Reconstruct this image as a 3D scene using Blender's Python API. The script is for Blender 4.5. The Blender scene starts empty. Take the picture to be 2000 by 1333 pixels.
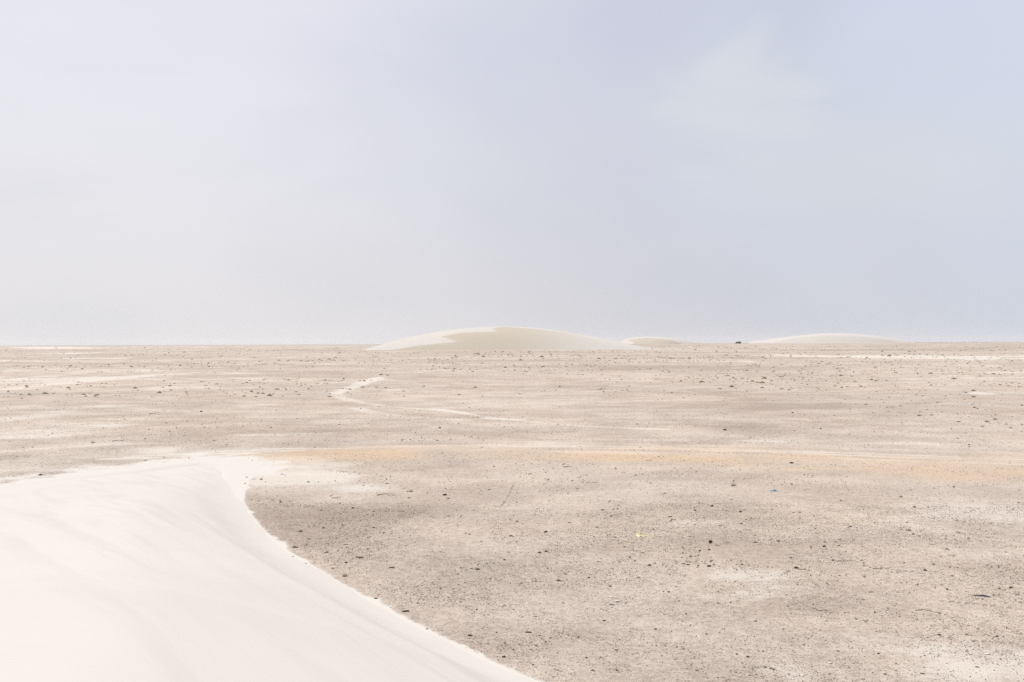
import bpy, math, random
import numpy as np
from mathutils import Matrix, Vector

random.seed(7)
RNG = np.random.default_rng(11)
scene = bpy.context.scene
COL = scene.collection

# ------------------------------------------------------------------ camera
CAM_Z = 8.0
FPX = 1944.4                       # focal length in pixels of the 2000 px photograph
PITCH = math.atan(5.0 / FPX)
ROLL = 0.0036
cam_data = bpy.data.cameras.new('camera')
cam_data.sensor_width = 36.0
cam_data.lens = 35.0
cam_data.clip_start = 0.1
cam_data.clip_end = 60000.0
cam = bpy.data.objects.new('camera', cam_data)
COL.objects.link(cam)
Fw = np.array([0.0, math.cos(PITCH), math.sin(PITCH)])
Rt = np.array([math.cos(ROLL), 0.0, -math.sin(ROLL)])
Rt = Rt - Fw * Rt.dot(Fw); Rt /= np.linalg.norm(Rt)
Up = np.cross(Rt, Fw)
M = Matrix(((Rt[0], Up[0], -Fw[0], 0.0), (Rt[1], Up[1], -Fw[1], 0.0),
            (Rt[2], Up[2], -Fw[2], CAM_Z), (0, 0, 0, 1)))
cam.matrix_world = M
scene.camera = cam

# ------------------------------------------------------------------ light
SUN_EL = math.radians(60.0)
SUN_AZ = math.radians(-38.0)       # from +Y towards +X, so ahead and to the left
S = Vector((math.sin(SUN_AZ) * math.cos(SUN_EL), math.cos(SUN_AZ) * math.cos(SUN_EL), math.sin(SUN_EL)))
sun_data = bpy.data.lights.new('sun', 'SUN')
sun_data.energy = 3.3
sun_data.angle = math.radians(0.6)
sun_data.color = (1.0, 0.965, 0.90)
sun = bpy.data.objects.new('sun', sun_data)
sun.rotation_euler = (-S).to_track_quat('-Z', 'Y').to_euler()
sun.location = (-60, 80, 120)
COL.objects.link(sun)

world = bpy.data.worlds.new('World')
scene.world = world
world.use_nodes = True


class NT:
    """tiny helper to write node trees as expressions"""
    def __init__(self, tree):
        self.t = tree
        self.t.nodes.clear()

    def n(self, kind, **kw):
        nd = self.t.nodes.new(kind)
        for k, v in kw.items():
            setattr(nd, k, v)
        return nd

    def put(self, sock, v):
        if isinstance(v, bpy.types.NodeSocket):
            self.t.links.new(v, sock)
        elif isinstance(v, (tuple, list)) and len(v) == 3 and sock.type == 'RGBA':
            sock.default_value = (*v, 1.0)
        else:
            sock.default_value = v

    def m(self, op, a, b=0.0, c=0.0, clamp=False):
        nd = self.n('ShaderNodeMath', operation=op)
        nd.use_clamp = clamp
        self.put(nd.inputs[0], a); self.put(nd.inputs[1], b); self.put(nd.inputs[2], c)
        return nd.outputs[0]

    def v(self, op, a, b=(0, 0, 0), s=None):
        nd = self.n('ShaderNodeVectorMath', operation=op)
        self.put(nd.inputs[0], a)
        if op != 'SCALE':
            self.put(nd.inputs[1], b)
        if s is not None:
            self.put(nd.inputs['Scale'], s)
        return nd.outputs['Value'] if op in ('DOT_PRODUCT', 'LENGTH', 'DISTANCE') else nd.outputs[0]

    def mix(self, f, a, b, blend='MIX'):
        nd = self.n('ShaderNodeMix', data_type='RGBA', blend_type=blend)
        nd.clamp_factor = True
        self.put(nd.inputs[0], f); self.put(nd.inputs[6], a); self.put(nd.inputs[7], b)
        return nd.outputs[2]

    def ss(self, x, lo, hi, a=0.0, b=1.0):
        nd = self.n('ShaderNodeMapRange', interpolation_type='SMOOTHSTEP')
        self.put(nd.inputs[0], x)
        for i, q in enumerate((lo, hi, a, b)):
            nd.inputs[i + 1].default_value = q
        return nd.outputs[0]

    def noise(self, vec, scale, detail=4.0, rough=0.55, dist=0.0, out='Fac'):
        nd = self.n('ShaderNodeTexNoise')
        self.put(nd.inputs['Vector'], vec)
        nd.inputs['Scale'].default_value = scale
        nd.inputs['Detail'].default_value = detail
        nd.inputs['Roughness'].default_value = rough
        nd.inputs['Distortion'].default_value = dist
        return nd.outputs[out]

    def mapping(self, vec, rot=(0, 0, 0), scale=(1, 1, 1)):
        nd = self.n('ShaderNodeMapping')
        self.put(nd.inputs[0], vec)
        nd.inputs['Rotation'].default_value = rot
        nd.inputs['Scale'].default_value = scale
        return nd.outputs[0]


def pix_dir(px, py):
    d = Fw + Rt * ((px - 1000) / FPX) + Up * ((666.5 - py) / FPX)
    return d / np.linalg.norm(d)


w = NT(world.node_tree)
sky = w.n('ShaderNodeTexSky', sky_type='NISHITA')
sky.sun_disc = False
sky.sun_elevation = SUN_EL
sky.sun_rotation = SUN_AZ
sky.altitude = 0.0
sky.air_density = 1.0
sky.dust_density = 6.0
sky.ozone_density = 1.0
tc = w.n('ShaderNodeTexCoord').outputs['Generated']
D = w.v('NORMALIZE', tc)
sep = w.n('ShaderNodeSeparateXYZ'); w.put(sep.inputs[0], D)
ez = sep.outputs[2]
toward = w.v('DOT_PRODUCT', D, (math.sin(SUN_AZ), math.cos(SUN_AZ), 0.0))
big = w.noise(w.mapping(D, scale=(1.0, 1.0, 1.9)), 2.3, 3.0, 0.5, 0.3)
low = w.m('POWER', 2.718, w.m('MULTIPLY', w.m('MAXIMUM', ez, 0.0), -5.5))
glow = w.ss(w.m('ADD', w.m('ADD', toward, w.m('MULTIPLY', low, 0.10)), w.m('MULTIPLY', w.m('SUBTRACT', big, 0.5), 0.40)), 0.66, 1.02)
away = w.ss(w.m('ADD', toward, w.m('MULTIPLY', w.m('SUBTRACT', big, 0.5), 0.6)), 0.72, 0.40)
veil = w.mix(away, (0.595, 0.625, 0.775), (0.690, 0.740, 0.880))          # thin blue behind the dust
veil = w.mix(low, veil, w.mix(away, (0.690, 0.690, 0.730), (0.660, 0.705, 0.790)))
veil = w.mix(w.m('MULTIPLY', glow, 0.95), veil, w.mix(low, (0.84, 0.845, 0.925), (0.855, 0.838, 0.848)))
# faint cirrus
cn = w.noise(w.mapping(D, rot=(0, 0.25, 0), scale=(1.0, 1.0, 3.2)), 4.2, 6.0, 0.52, 0.5)
cirrus = w.m('MULTIPLY', w.ss(cn, 0.42, 0.72), 0.35)
veil = w.mix(cirrus, veil, (0.72, 0.745, 0.79))
dc = pix_dir(1380, 245)
q = w.v('SUBTRACT', D, tuple(dc))
q = w.mapping(q, rot=(0, 0.35, 0), scale=(1.0, 1.0, 1.7))
blob = w.ss(w.m('ADD', w.v('LENGTH', q), w.m('MULTIPLY', w.m('SUBTRACT', cn, 0.5), 0.42)), 0.15, 0.03)
dc2 = pix_dir(1690, 330)
q2 = w.mapping(w.v('SUBTRACT', D, tuple(dc2)), rot=(0, 0.15, 0), scale=(0.6, 1.0, 2.4))
blob2 = w.ss(w.m('ADD', w.v('LENGTH', q2), w.m('MULTIPLY', w.m('SUBTRACT', cn, 0.5), 0.30)), 0.19, 0.02)
veil = w.mix(w.m('MULTIPLY', w.m('MAXIMUM', blob, w.m('MULTIPLY', blob2, 0.7)), 0.75), veil, (0.735, 0.770, 0.81))
veil10 = w.v('SCALE', veil, s=10.0)
fin = w.mix(0.90, sky.outputs[0], veil10)
bg = w.n('ShaderNodeBackground'); w.put(bg.inputs[0], fin); bg.inputs[1].default_value = 0.10
wo = w.n('ShaderNodeOutputWorld'); w.put(wo.inputs[0], bg.outputs[0])

scene.view_settings.view_transform = 'Standard'
scene.view_settings.look = 'None'
scene.view_settings.exposure = 0.0
scene.view_settings.gamma = 1.0
scene.view_settings.use_curve_mapping = False
scene.render.engine = 'CYCLES'
scene.cycles.volume_bounces = 1
scene.cycles.max_bounces = 4
scene.cycles.use_denoising = False


# ------------------------------------------------------------------ numpy noise and terrain
_P = RNG.random((256, 256))


def vnoise(x, y):
    xi = np.floor(x).astype(np.int64); yi = np.floor(y).astype(np.int64)
    fx = x - xi; fy = y - yi
    fx = fx * fx * fx * (fx * (fx * 6 - 15) + 10); fy = fy * fy * fy * (fy * (fy * 6 - 15) + 10)
    x0 = xi & 255; x1 = (xi + 1) & 255; y0 = yi & 255; y1 = (yi + 1) & 255
    a = _P[x0, y0]; b = _P[x1, y0]; c = _P[x0, y1]; d = _P[x1, y1]
    return (a * (1 - fx) + b * fx) * (1 - fy) + (c * (1 - fx) + d * fx) * fy


def fbm(x, y, scale, octaves=4, gain=0.5, off=0.0):
    """0..1, SCALE is the size in metres of the largest lumps"""
    s = 0.0; a = 1.0; t = 0.0
    fx = x / scale + off; fy = y / scale + off * 1.7
    for k in range(octaves):
        s = s + a * vnoise(fx, fy); t += a
        a *= gain
        fx, fy = fx * 1.93 * 0.8 - fy * 1.93 * 0.6 + 13.1, fx * 1.93 * 0.6 + fy * 1.93 * 0.8 + 7.7
    return s / t


def sstep(x, a, b):
    t = np.clip((x - a) / (b - a), 0, 1)
    return t * t * (3 - 2 * t)


def flat_at(px, py, z=0.0):
    d = Fw + Rt * ((px - 1000) / FPX) + Up * ((666.5 - py) / FPX)
    t = (z - CAM_Z) / d[2]
    return np.array([d[0] * t, d[1] * t])


MOUNDS = []   # x, y, radius x, radius y, height
for (px, py, rx, ry, h) in ((745, 740, 3.2, 4.5, 0.55), (1903, 769, 2.4, 3.0, 0.32), (1345, 779, 1.8, 2.5, 0.18),
                            (1192, 778, 2.2, 2.5, 0.20), (1240, 747, 3.0, 3.5, 0.22), (1740, 799, 1.2, 2.0, 0.18),
                            (235, 866, 1.3, 1.8, 0.15), (1650, 772, 3.0, 4.0, 0.2), (420, 868, 2.2, 1.8, 0.12)):
    c = flat_at(px, py)
    MOUNDS.append((c[0], c[1], rx, ry, h))


def H(x, y):
    x = np.asarray(x, float); y = np.asarray(y, float)
    r = np.hypot(x, y)
    h = (fbm(x, y, 5.0, 3) - 0.5) * 0.09
    h = h + (fbm(x, y, 28.0, 3, off=3.3) - 0.5) * 0.34
    h = h + (fbm(x, y, 170.0, 3, off=8.1) - 0.5) * 1.0 * sstep(r, 30, 260)
    h = h + (fbm(x, y, 900.0, 3, off=5.7) - 0.5) * 2.0 * sstep(r, 300, 1500)
    h = h + 6.0 * sstep(r, 1250, 1930)
    for (mx, my, rx, ry, mh) in MOUNDS:
        e = ((x - mx) / rx) ** 2 + ((y - my) / ry) ** 2
        h = h + mh * np.exp(-e * 1.3) * (0.7 + 0.6 * fbm(x, y, 1.2, 2, off=2.0))
    return h


_T = np.concatenate([np.geomspace(14, 200, 900), np.geomspace(201, 9000, 1500)])


def at(px, py):
    """the point of the ground that the photograph shows at this pixel (None above the horizon)"""
    d = Fw + Rt * ((px - 1000) / FPX) + Up * ((666.5 - py) / FPX)
    d = d / np.hypot(d[0], d[1])
    X = d[0] * _T; Y = d[1] * _T; Z = CAM_Z + d[2] * _T
    below = np.nonzero(Z <= H(X, Y))[0]
    k = below[0] if len(below) else len(_T) - 1
    return float(X[k]), float(Y[k]), float(H(X[k], Y[k]))


def mpp(y):
    return y / FPX          # metres per photograph pixel at depth y


def poly(pts):
    return np.array([flat_at(*p) for p in pts])


def dist_line(x, y, P, closed=False):
    """distance of each point to a polyline and how far along it the nearest point is"""
    best = np.full(x.shape, 1e9); along = np.zeros(x.shape); acc = 0.0
    n = len(P)
    for i in range(n if closed else n - 1):
        a = P[i]; b = P[(i + 1) % n]
        ab = b - a; L = np.hypot(*ab)
        t = np.clip(((x - a[0]) * ab[0] + (y - a[1]) * ab[1]) / (L * L), 0, 1)
        d = np.hypot(x - a[0] - ab[0] * t, y - a[1] - ab[1] * t)
        m = d < best
        best = np.where(m, d, best); along = np.where(m, acc + t * L, along)
        acc += L
    return best, along


def inside(x, y, P):
    c = np.zeros(x.shape, bool); n = len(P)
    for i in range(n):
        x1, y1 = P[i]; x2, y2 = P[(i + 1) % n]
        hit = ((y1 > y) != (y2 > y))
        xx = (x2 - x1) * (y - y1) / ((y2 - y1) if y2 != y1 else 1e-9) + x1
        c ^= hit & (x < xx)
    return c


# outline of the dune we stand on
RIGHT = [(1040, 1333), (968, 1303), (900, 1272), (800, 1220), (700, 1168), (640, 1133), (560, 1083), (515, 1045), (487, 1010),
         (472, 982), (474, 962), (482, 940), (497, 920)]
LEFT = [(497, 920), (480, 906), (440, 899), (390, 898), (330, 904), (200, 922), (100, 934), (0, 948)]
R_PTS = np.vstack([np.array([[26.0, -40.0], [21.0, -15.0], [15.0, -1.0], [9.0, 9.0], [3.6, 18.2]]), poly(RIGHT)])
L_PTS = np.vstack([poly(LEFT), np.array([[-38.0, 52.0], [-52.0, 38.0], [-66.0, 12.0], [-70.0, -40.0]])])
DUNE = np.vstack([R_PTS, L_PTS[1:]])


def dune_dist(x, y):
    dr, al = dist_line(x, y, R_PTS)
    dl, _ = dist_line(x, y, L_PTS)
    ins = inside(x, y, DUNE)
    return dr, dl, ins, al


def smin(a, b, k):
    h = np.clip(0.5 + 0.5 * (b - a) / k, 0, 1)
    return b * (1 - h) + a * h - k * h * (1 - h)


def mesh_from(name, V, Fc, mat, smooth=True):
    me = bpy.data.meshes.new(name)
    V = np.asarray(V, np.float32); Fc = np.asarray(Fc, np.int32)
    k = Fc.shape[1]
    me.vertices.add(len(V)); me.vertices.foreach_set('co', V.ravel())
    me.loops.add(Fc.size); me.loops.foreach_set('vertex_index', Fc.ravel())
    me.polygons.add(len(Fc)); me.polygons.foreach_set('loop_start', np.arange(0, Fc.size, k, dtype=np.int32))
    me.polygons.foreach_set('loop_total', np.full(len(Fc), k, np.int32))
    me.polygons.foreach_set('use_smooth', np.full(len(Fc), smooth, bool))
    me.update(calc_edges=True)
    if mat:
        me.materials.append(mat)
    return me


def attr(me, name, val):
    a = me.attributes.new(name, 'FLOAT', 'POINT')
    a.data.foreach_set('value', np.asarray(val, np.float32).ravel())


def link(name, me, kind=None, label=None, cat=None, group=None, parent=None, loc=None):
    o = bpy.data.objects.new(name, me)
    COL.objects.link(o)
    if kind: o['kind'] = kind
    if label: o['label'] = label
    if cat: o['category'] = cat
    if group: o['group'] = group
    if parent: o.parent = parent
    if loc is not None: o.location = loc
    return o


def new_mat(name):
    m = bpy.data.materials.new(name); m.use_nodes = True
    return m, NT(m.node_tree)


def finish(t, color, rough=0.95, bump=None, bstr=0.3, bdist=0.02, spec=0.15):
    b = t.n('ShaderNodeBsdfPrincipled')
    t.put(b.inputs['Base Color'], color)
    t.put(b.inputs['Roughness'], rough)
    b.inputs['Specular IOR Level'].default_value = spec
    if bump is not None:
        bn = t.n('ShaderNodeBump'); bn.inputs['Strength'].default_value = bstr
        bn.inputs['Distance'].default_value = bdist
        t.put(bn.inputs['Height'], bump); t.put(b.inputs['Normal'], bn.outputs[0])
    o = t.n('ShaderNodeOutputMaterial'); t.put(o.inputs[0], b.outputs[0])
    return b


def attribute(t, name):
    a = t.n('ShaderNodeAttribute'); a.attribute_name = name
    return a.outputs['Fac']


# ------------------------------------------------------------------ materials
# stony desert floor
m_ground, g = new_mat('desert_floor')
P3 = g.n('ShaderNodeNewGeometry').outputs['Position']
wide = g.noise(P3, 0.012, 9.0, 0.62)
mid = g.noise(P3, 0.16, 9.0, 0.60)
fine = g.noise(P3, 2.6, 8.0, 0.68)
grit = g.noise(P3, 17.0, 3.0, 0.6)
grain = g.noise(P3, 42.0, 2.0, 0.6)
tone = g.m('ADD', g.m('MULTIPLY', g.ss(wide, 0.37, 0.63), 0.36), g.m('MULTIPLY', g.ss(mid, 0.36, 0.64), 0.40))
tone = g.m('ADD', g.m('SUBTRACT', tone, 0.02), g.m('MULTIPLY', g.ss(fine, 0.30, 0.70), 0.46))
tone = g.m('SUBTRACT', tone, g.m('MULTIPLY', attribute(g, 'dark'), 0.40))
colr = g.mix(tone, (0.375, 0.299, 0.236), (0.668, 0.558, 0.452))
hue = g.ss(g.noise(P3, 0.05, 5.0, 0.5), 0.42, 0.62)
colr = g.mix(g.m('MULTIPLY', g.m('ADD', hue, 0.2), 0.35), colr, g.mix(tone, (0.370, 0.308, 0.266), (0.620, 0.542, 0.476)))
pale_a = attribute(g, 'pale')
pal = g.m('ADD', pale_a, g.m('MULTIPLY', g.m('SUBTRACT', g.m('ADD', g.m('MULTIPLY', g.m('ADD', mid, wide), 0.45), g.m('MULTIPLY', fine, 0.35)), 0.625), 1.5))
pal = g.m('MULTIPLY', g.ss(pal, 0.30, 0.85), g.ss(pale_a, 0.02, 0.25))
colr = g.mix(g.m('MULTIPLY', pal, 0.82), colr, (0.645, 0.575, 0.500))
warm_a = g.m('MULTIPLY', attribute(g, 'warm'), g.ss(g.m('ADD', g.m('MULTIPLY', mid, 0.6), g.m('MULTIPLY', fine, 0.4)), 0.32, 0.62))
colr = g.mix(g.m('MULTIPLY', warm_a, 0.95), colr, (0.620, 0.452, 0.295))
stony = g.m('SUBTRACT', 1.0, g.m('MULTIPLY', pal, 0.92))
clod = g.noise(P3, 6.5, 3.0, 0.6)
colr = g.mix(g.m('MULTIPLY', g.ss(clod, 0.46, 0.32), g.m('MULTIPLY', stony, 0.40)), colr, (0.235, 0.180, 0.140))
colr = g.mix(g.m('MULTIPLY', g.ss(clod, 0.56, 0.70), 0.45), colr, (0.66, 0.585, 0.50))
spk = g.m('MULTIPLY', g.ss(grit, 0.46, 0.30), g.m('MULTIPLY', stony, 0.90))
colr = g.mix(spk, colr, (0.130, 0.098, 0.075))
spk2 = g.m('MULTIPLY', g.ss(grain, 0.44, 0.27), g.m('MULTIPLY', stony, 0.75))
colr = g.mix(spk2, colr, (0.170, 0.130, 0.105))
lit = g.m('MULTIPLY', g.ss(grain, 0.56, 0.70), 0.65)
colr = g.mix(lit, colr, (0.66, 0.60, 0.53))
sand_a = attribute(g, 'sand')
colr = g.mix(g.ss(g.m('ADD', sand_a, g.m('MULTIPLY', g.m('SUBTRACT', fine, 0.5), 0.9)), 0.30, 0.75), colr, (0.605, 0.560, 0.500))
hgt0 = g.m('ADD', g.m('MULTIPLY', grit, 0.6), g.m('ADD', g.m('MULTIPLY', grain, 0.3), g.m('MULTIPLY', fine, 1.2)))
hgt = g.m('MULTIPLY', hgt0, g.m('SUBTRACT', 1.0, g.m('MULTIPLY', g.ss(sand_a, 0.2, 0.7), 0.93)))
finish(g, colr, 0.97, hgt, 0.9, 0.06, 0.05)

# white sand of the dunes
m_sand, s_ = new_mat('dune_sand')
P3 = s_.n('ShaderNodeNewGeometry').outputs['Position']
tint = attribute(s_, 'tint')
along = s_.mapping(s_.mapping(P3, rot=(0, 0, math.radians(-33))), scale=(1.0, 0.055, 1.0))
st = s_.noise(along, 1.1, 6.0, 0.6, 0.4)
st2 = s_.noise(s_.mapping(P3, scale=(1, 1, 1)), 0.10, 5.0, 0.55)
streak = s_.m('MULTIPLY', s_.ss(st, 0.46, 0.68), s_.ss(attribute(s_, 'slip'), 0.1, 0.9))
c = s_.mix(s_.ss(st2, 0.35, 0.65), (0.575, 0.533, 0.480), (0.598, 0.557, 0.500))
c = s_.mix(s_.m('MULTIPLY', streak, 0.48), c, (0.515, 0.462, 0.415))
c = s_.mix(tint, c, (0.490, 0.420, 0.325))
rip_w = s_.n('ShaderNodeTexWave', wave_type='BANDS', bands_direction='Y')
s_.put(rip_w.inputs['Vector'], s_.mapping(P3, rot=(0, 0, math.radians(14))))
rip_w.inputs['Scale'].default_value = 2.1
rip_w.inputs['Distortion'].default_value = 3.0
rip_w.inputs['Detail'].default_value = 2.0
rip_w.inputs['Detail Scale'].default_value = 0.6
ripm = s_.ss(s_.noise(P3, 0.22, 3.0, 0.5), 0.40, 0.62)
b1 = s_.m('MULTIPLY', rip_w.outputs['Fac'], s_.m('MULTIPLY', ripm, 0.16))
b1 = s_.m('ADD', b1, s_.m('MULTIPLY', s_.noise(P3, 60.0, 2.0, 0.6), 0.03))
b1 = s_.m('ADD', b1, s_.m('MULTIPLY', st, s_.m('MULTIPLY', attribute(s_, 'slip'), 0.5)))
finish(s_, c, 0.98, b1, 0.5, 0.08, 0.03)


def plain(name, c1, c2, scale=12.0, rough=0.9, bump=0.3, spec=0.2, dist=0.01):
    m, t = new_mat(name)
    P = t.n('ShaderNodeTexCoord').outputs['Object']
    n = t.noise(P, scale, 5.0, 0.6)
    finish(t, t.mix(t.ss(n, 0.3, 0.7), c1, c2), rough, n, bump, dist, spec)
    return m


m_gravel, t = new_mat('gravel_stone')
shade = attribute(t, 'shade')
cr = t.n('ShaderNodeValToRGB'); t.put(cr.inputs[0], shade)
el = cr.color_ramp.elements
el[0].position = 0.0; el[0].color = (0.075, 0.055, 0.042, 1)
el[1].position = 1.0; el[1].color = (0.66, 0.62, 0.56, 1)
for p, cc in ((0.35, (0.17, 0.130, 0.10)), (0.62, (0.33, 0.265, 0.21)), (0.85, (0.50, 0.43, 0.36))):
    e = el.new(p); e.color = (*cc, 1)
P = t.n('ShaderNodeNewGeometry').outputs['Position']
finish(t, t.mix(t.m('MULTIPLY', t.noise(P, 60, 2), 0.4), cr.outputs[0], (0.3, 0.25, 0.2)), 0.95, None, spec=0.08)

m_dark = plain('dark_stone', (0.045, 0.032, 0.025), (0.12, 0.088, 0.066), 30, 0.9)
m_brown = plain('brown_stone', (0.13, 0.10, 0.078), (0.24, 0.19, 0.15), 25, 0.95)
m_white = plain('white_stone', (0.58, 0.54, 0.48), (0.70, 0.66, 0.60), 20, 0.9)
m_twig = plain('dry_twig', (0.10, 0.075, 0.050), (0.22, 0.17, 0.115), 14, 0.95)
m_leaf = plain('dry_leaf', (0.145, 0.120, 0.070), (0.28, 0.235, 0.15), 9, 0.95)
m_straw = plain('straw', (0.36, 0.30, 0.20), (0.50, 0.43, 0.30), 9, 0.9)
m_yellow = plain('yellow_plastic', (0.60, 0.55, 0.28), (0.72, 0.67, 0.41), 6, 0.45, 0.2, 0.4)
m_blue = plain('blue_plastic', (0.04, 0.14, 0.25), (0.10, 0.26, 0.40), 6, 0.4, 0.2, 0.4)
m_pblue = plain('pale_blue_plastic', (0.45, 0.58, 0.63), (0.58, 0.69, 0.73), 6, 0.4, 0.2, 0.4)
m_navy = plain('dark_cloth', (0.03, 0.026, 0.042), (0.075, 0.065, 0.095), 12, 0.9)
m_paint = plain('dark_paint', (0.022, 0.024, 0.032), (0.03, 0.033, 0.043), 2, 0.35, 0.0, 0.5)
m_glass = plain('dark_glass', (0.05, 0.06, 0.075), (0.07, 0.08, 0.10), 2, 0.15, 0.0, 0.5)
m_tyre = plain('tyre_rubber', (0.02, 0.02, 0.02), (0.035, 0.033, 0.03), 20, 0.9)
m_hub = plain('hub_metal', (0.25, 0.25, 0.26), (0.33, 0.33, 0.34), 10, 0.4)
m_lamp = plain('lamp_glass', (0.55, 0.55, 0.52), (0.62, 0.62, 0.60), 10, 0.2)

# ------------------------------------------------------------------ the ground, one sheet to the horizon
half = math.radians(36)
a_front = np.linspace(-half, half, 1000)
a_rest = np.linspace(half, 2 * math.pi - half, 90)[1:-1]
ang = np.concatenate([a_front, a_rest])
ys = [3.0, 6.0, 10.0, 14.0]
# radii that give evenly spaced rows in the picture, then a few far rings
dp = np.linspace(FPX * CAM_Z / 17.0, FPX * CAM_Z / 700.0, 480)
rad = np.concatenate([ys, FPX * CAM_Z / dp, np.geomspace(710, 4500, 90), [5200, 6500, 8500, 11000]])
RR, AA = np.meshgrid(rad, ang, indexing='ij')
GX = RR * np.sin(AA); GY = RR * np.cos(AA)
GZ = H(GX, GY)
dr, dl, ins, al = dune_dist(GX, GY)
sdr = np.where(ins, -1.0, 1.0) * dr
# below the dune the floor sinks a little so that the two sheets never meet inside it
GZ = GZ - np.where(ins, 0.8 * sstep(np.minimum(dr, dl), 1.4, 4.0), 0.0)

pale = np.zeros(GX.shape); warm = np.zeros(GX.shape); dark = np.zeros(GX.shape)
wob = (fbm(GX, GY, 9.0, 3, off=1.1) - 0.5)


def track(pts, width, strength, arr, wobble=1.0, soft=0.6):
    P = poly(pts)
    d, _ = dist_line(GX, GY, P)
    d = np.abs(d + wob * width * wobble)
    arr += strength * (1 - sstep(d, width * (1 - soft), width * (1 + soft)))


def blotch(px, py, rx, ry, strength, arr):
    """rx, ry in metres"""
    cx, cy = flat_at(px, py)
    e = np.sqrt(((GX - cx) / rx) ** 2 + ((GY - cy) / ry) ** 2) + wob * 0.9
    arr += strength * (1 - sstep(e, 0.25, 1.25))


# the piste across the middle and its wheel ruts
track([(-500, 935), (0, 915), (250, 898), (500, 886), (700, 876), (900, 872), (1100, 874), (1300, 877), (1600, 886), (2000, 897), (2500, 912)], 4.2, 0.22, pale, 0.8, 0.7)
for pts, wd, stg in (
        ([(250, 893), (500, 880), (700, 872), (900, 869), (1100, 870), (1300, 873), (1600, 882), (2000, 894)], 0.35, 0.5),
        ([(200, 898), (500, 884), (700, 875), (900, 871.5), (1100, 873), (1300, 876), (1600, 885), (2000, 898)], 0.35, 0.55),
        ([(600, 866), (900, 863), (1200, 865), (1600, 874), (2000, 884)], 0.5, 0.35),
        ([(700, 884), (950, 880), (1200, 883), (1500, 888), (2000, 908)], 0.4, 0.35),
        ([(0, 884), (150, 873), (300, 867), (500, 865), (800, 860), (1100, 856), (1500, 861), (2000, 868)], 0.8, 0.5),
        ([(0, 858), (200, 850), (480, 852), (640, 848)], 1.2, 0.45),
        # path that bends round by the small mound
        ([(800, 736), (745, 738), (712, 746), (690, 755), (655, 767)], 1.6, 0.8),
        ([(655, 767), (668, 778), (705, 786), (760, 793), (850, 799), (900, 805)], 1.0, 0.85),
        ([(850, 798), (905, 805), (960, 816), (1050, 826), (1160, 834), (1300, 838)], 0.9, 0.95),
        ([(700, 797), (730, 806), (780, 813), (900, 819), (1010, 819)], 1.5, 0.75),
        ([(0, 762), (110, 750), (210, 741), (300, 734), (380, 729)], 2.4, 0.6),
        ([(520, 762), (640, 761), (800, 760), (1000, 760), (1150, 757), (1250, 748)], 1.2, 0.5),
        ([(1100, 729), (1250, 731), (1500, 734), (1750, 733)], 3.0, 0.6),
        ([(1400, 752), (1600, 752), (1800, 756), (2000, 760)], 2.0, 0.35),
        ([(0, 745), (170, 728), (330, 722)], 3.5, 0.35),
        ([(250, 716), (500, 711), (700, 709)], 6.0, 0.5),
        ([(0, 704), (160, 701), (420, 697), (600, 698)], 9.0, 0.6),
        ([(-200, 684), (60, 684), (130, 685)], 40.0, 1.2),
        ([(110, 692), (150, 691), (180, 689)], 14.0, 0.9),
        ([(230, 681), (420, 679), (600, 678), (700, 679)], 40.0, 0.55),
        ([(1540, 695), (1700, 697), (1850, 700), (2050, 702)], 26.0, 1.3),
        ([(1850, 696), (2000, 697), (2150, 697)], 20.0, 0.9),
        ([(1690, 727), (1800, 730), (1950, 728)], 4.0, 0.55),
        ([(1230, 684), (1330, 683), (1450, 684)], 20.0, 0.5),
        ([(1400, 676), (1700, 676), (1900, 675)], 60.0, 0.45),
        ([(1340, 706), (1420, 705), (1480, 708)], 7.0, 0.7)):
    track(pts, wd, stg, pale, 0.9)
for (px, py, rx, ry, stg) in (
        (120, 800, 16, 14, 0.55), (60, 850, 9, 6, 0.6), (330, 812, 9, 8, 0.35), (480, 790, 8, 8, 0.45), (560, 850, 8, 5, 0.5), (160, 835, 9, 5, 0.5),
        (420, 880, 10, 4, 0.65), (560, 930, 5, 6.5, 0.75), (640, 935, 6, 4, 0.5), (700, 955, 3.6, 3, 0.5), (540, 905, 7, 5, 0.7),
        (900, 790, 10, 10, 0.3), (780, 830, 9, 8, 0.35), (60, 740, 30, 24, 0.35), (330, 760, 24, 18, 0.3),
        (1290, 950, 3.6, 3.4, 0.42), (1000, 920, 5, 4, 0.28), (1240, 1045, 2.2, 1.2, 0.38), (1090, 1060, 2.0, 1.2, 0.25),
        (1470, 1120, 2.4, 1.7, 0.60), (1600, 1085, 1.8, 1.1, 0.45), (1530, 1150, 1.5, 1.0, 0.4), (1420, 1160, 1.5, 1.0, 0.35), (1380, 1020, 2.5, 1.4, 0.30),
        (1930, 1280, 2.0, 1.5, 0.38), (1960, 1200, 2.0, 1.5, 0.28), (1700, 1250, 1.8, 1.2, 0.28), (1820, 1310, 1.5, 1.0, 0.30),
        (1120, 1150, 1.5, 1.0, 0.20), (1250, 1300, 1.8, 1.2, 0.22), (1580, 1310, 1.6, 1.0, 0.25), (1940, 1090, 3, 2, 0.30),
        (1900, 740, 24, 22, 0.45), (1960, 770, 14, 12, 0.40), (1650, 950, 5, 4, 0.2), (1880, 1000, 5, 3, 0.2), (800, 910, 6, 3, 0.25),
        (1760, 700, 60, 40, 0.5), (300, 690, 90, 70, 0.35)):
    blotch(px, py, rx, ry, stg, pale)
track([(540, 897), (700, 885), (900, 881), (1100, 885), (1300, 890), (1600, 897), (2000, 912), (2400, 930)], 4.5, 0.55, warm, 0.9, 0.8)
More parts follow.
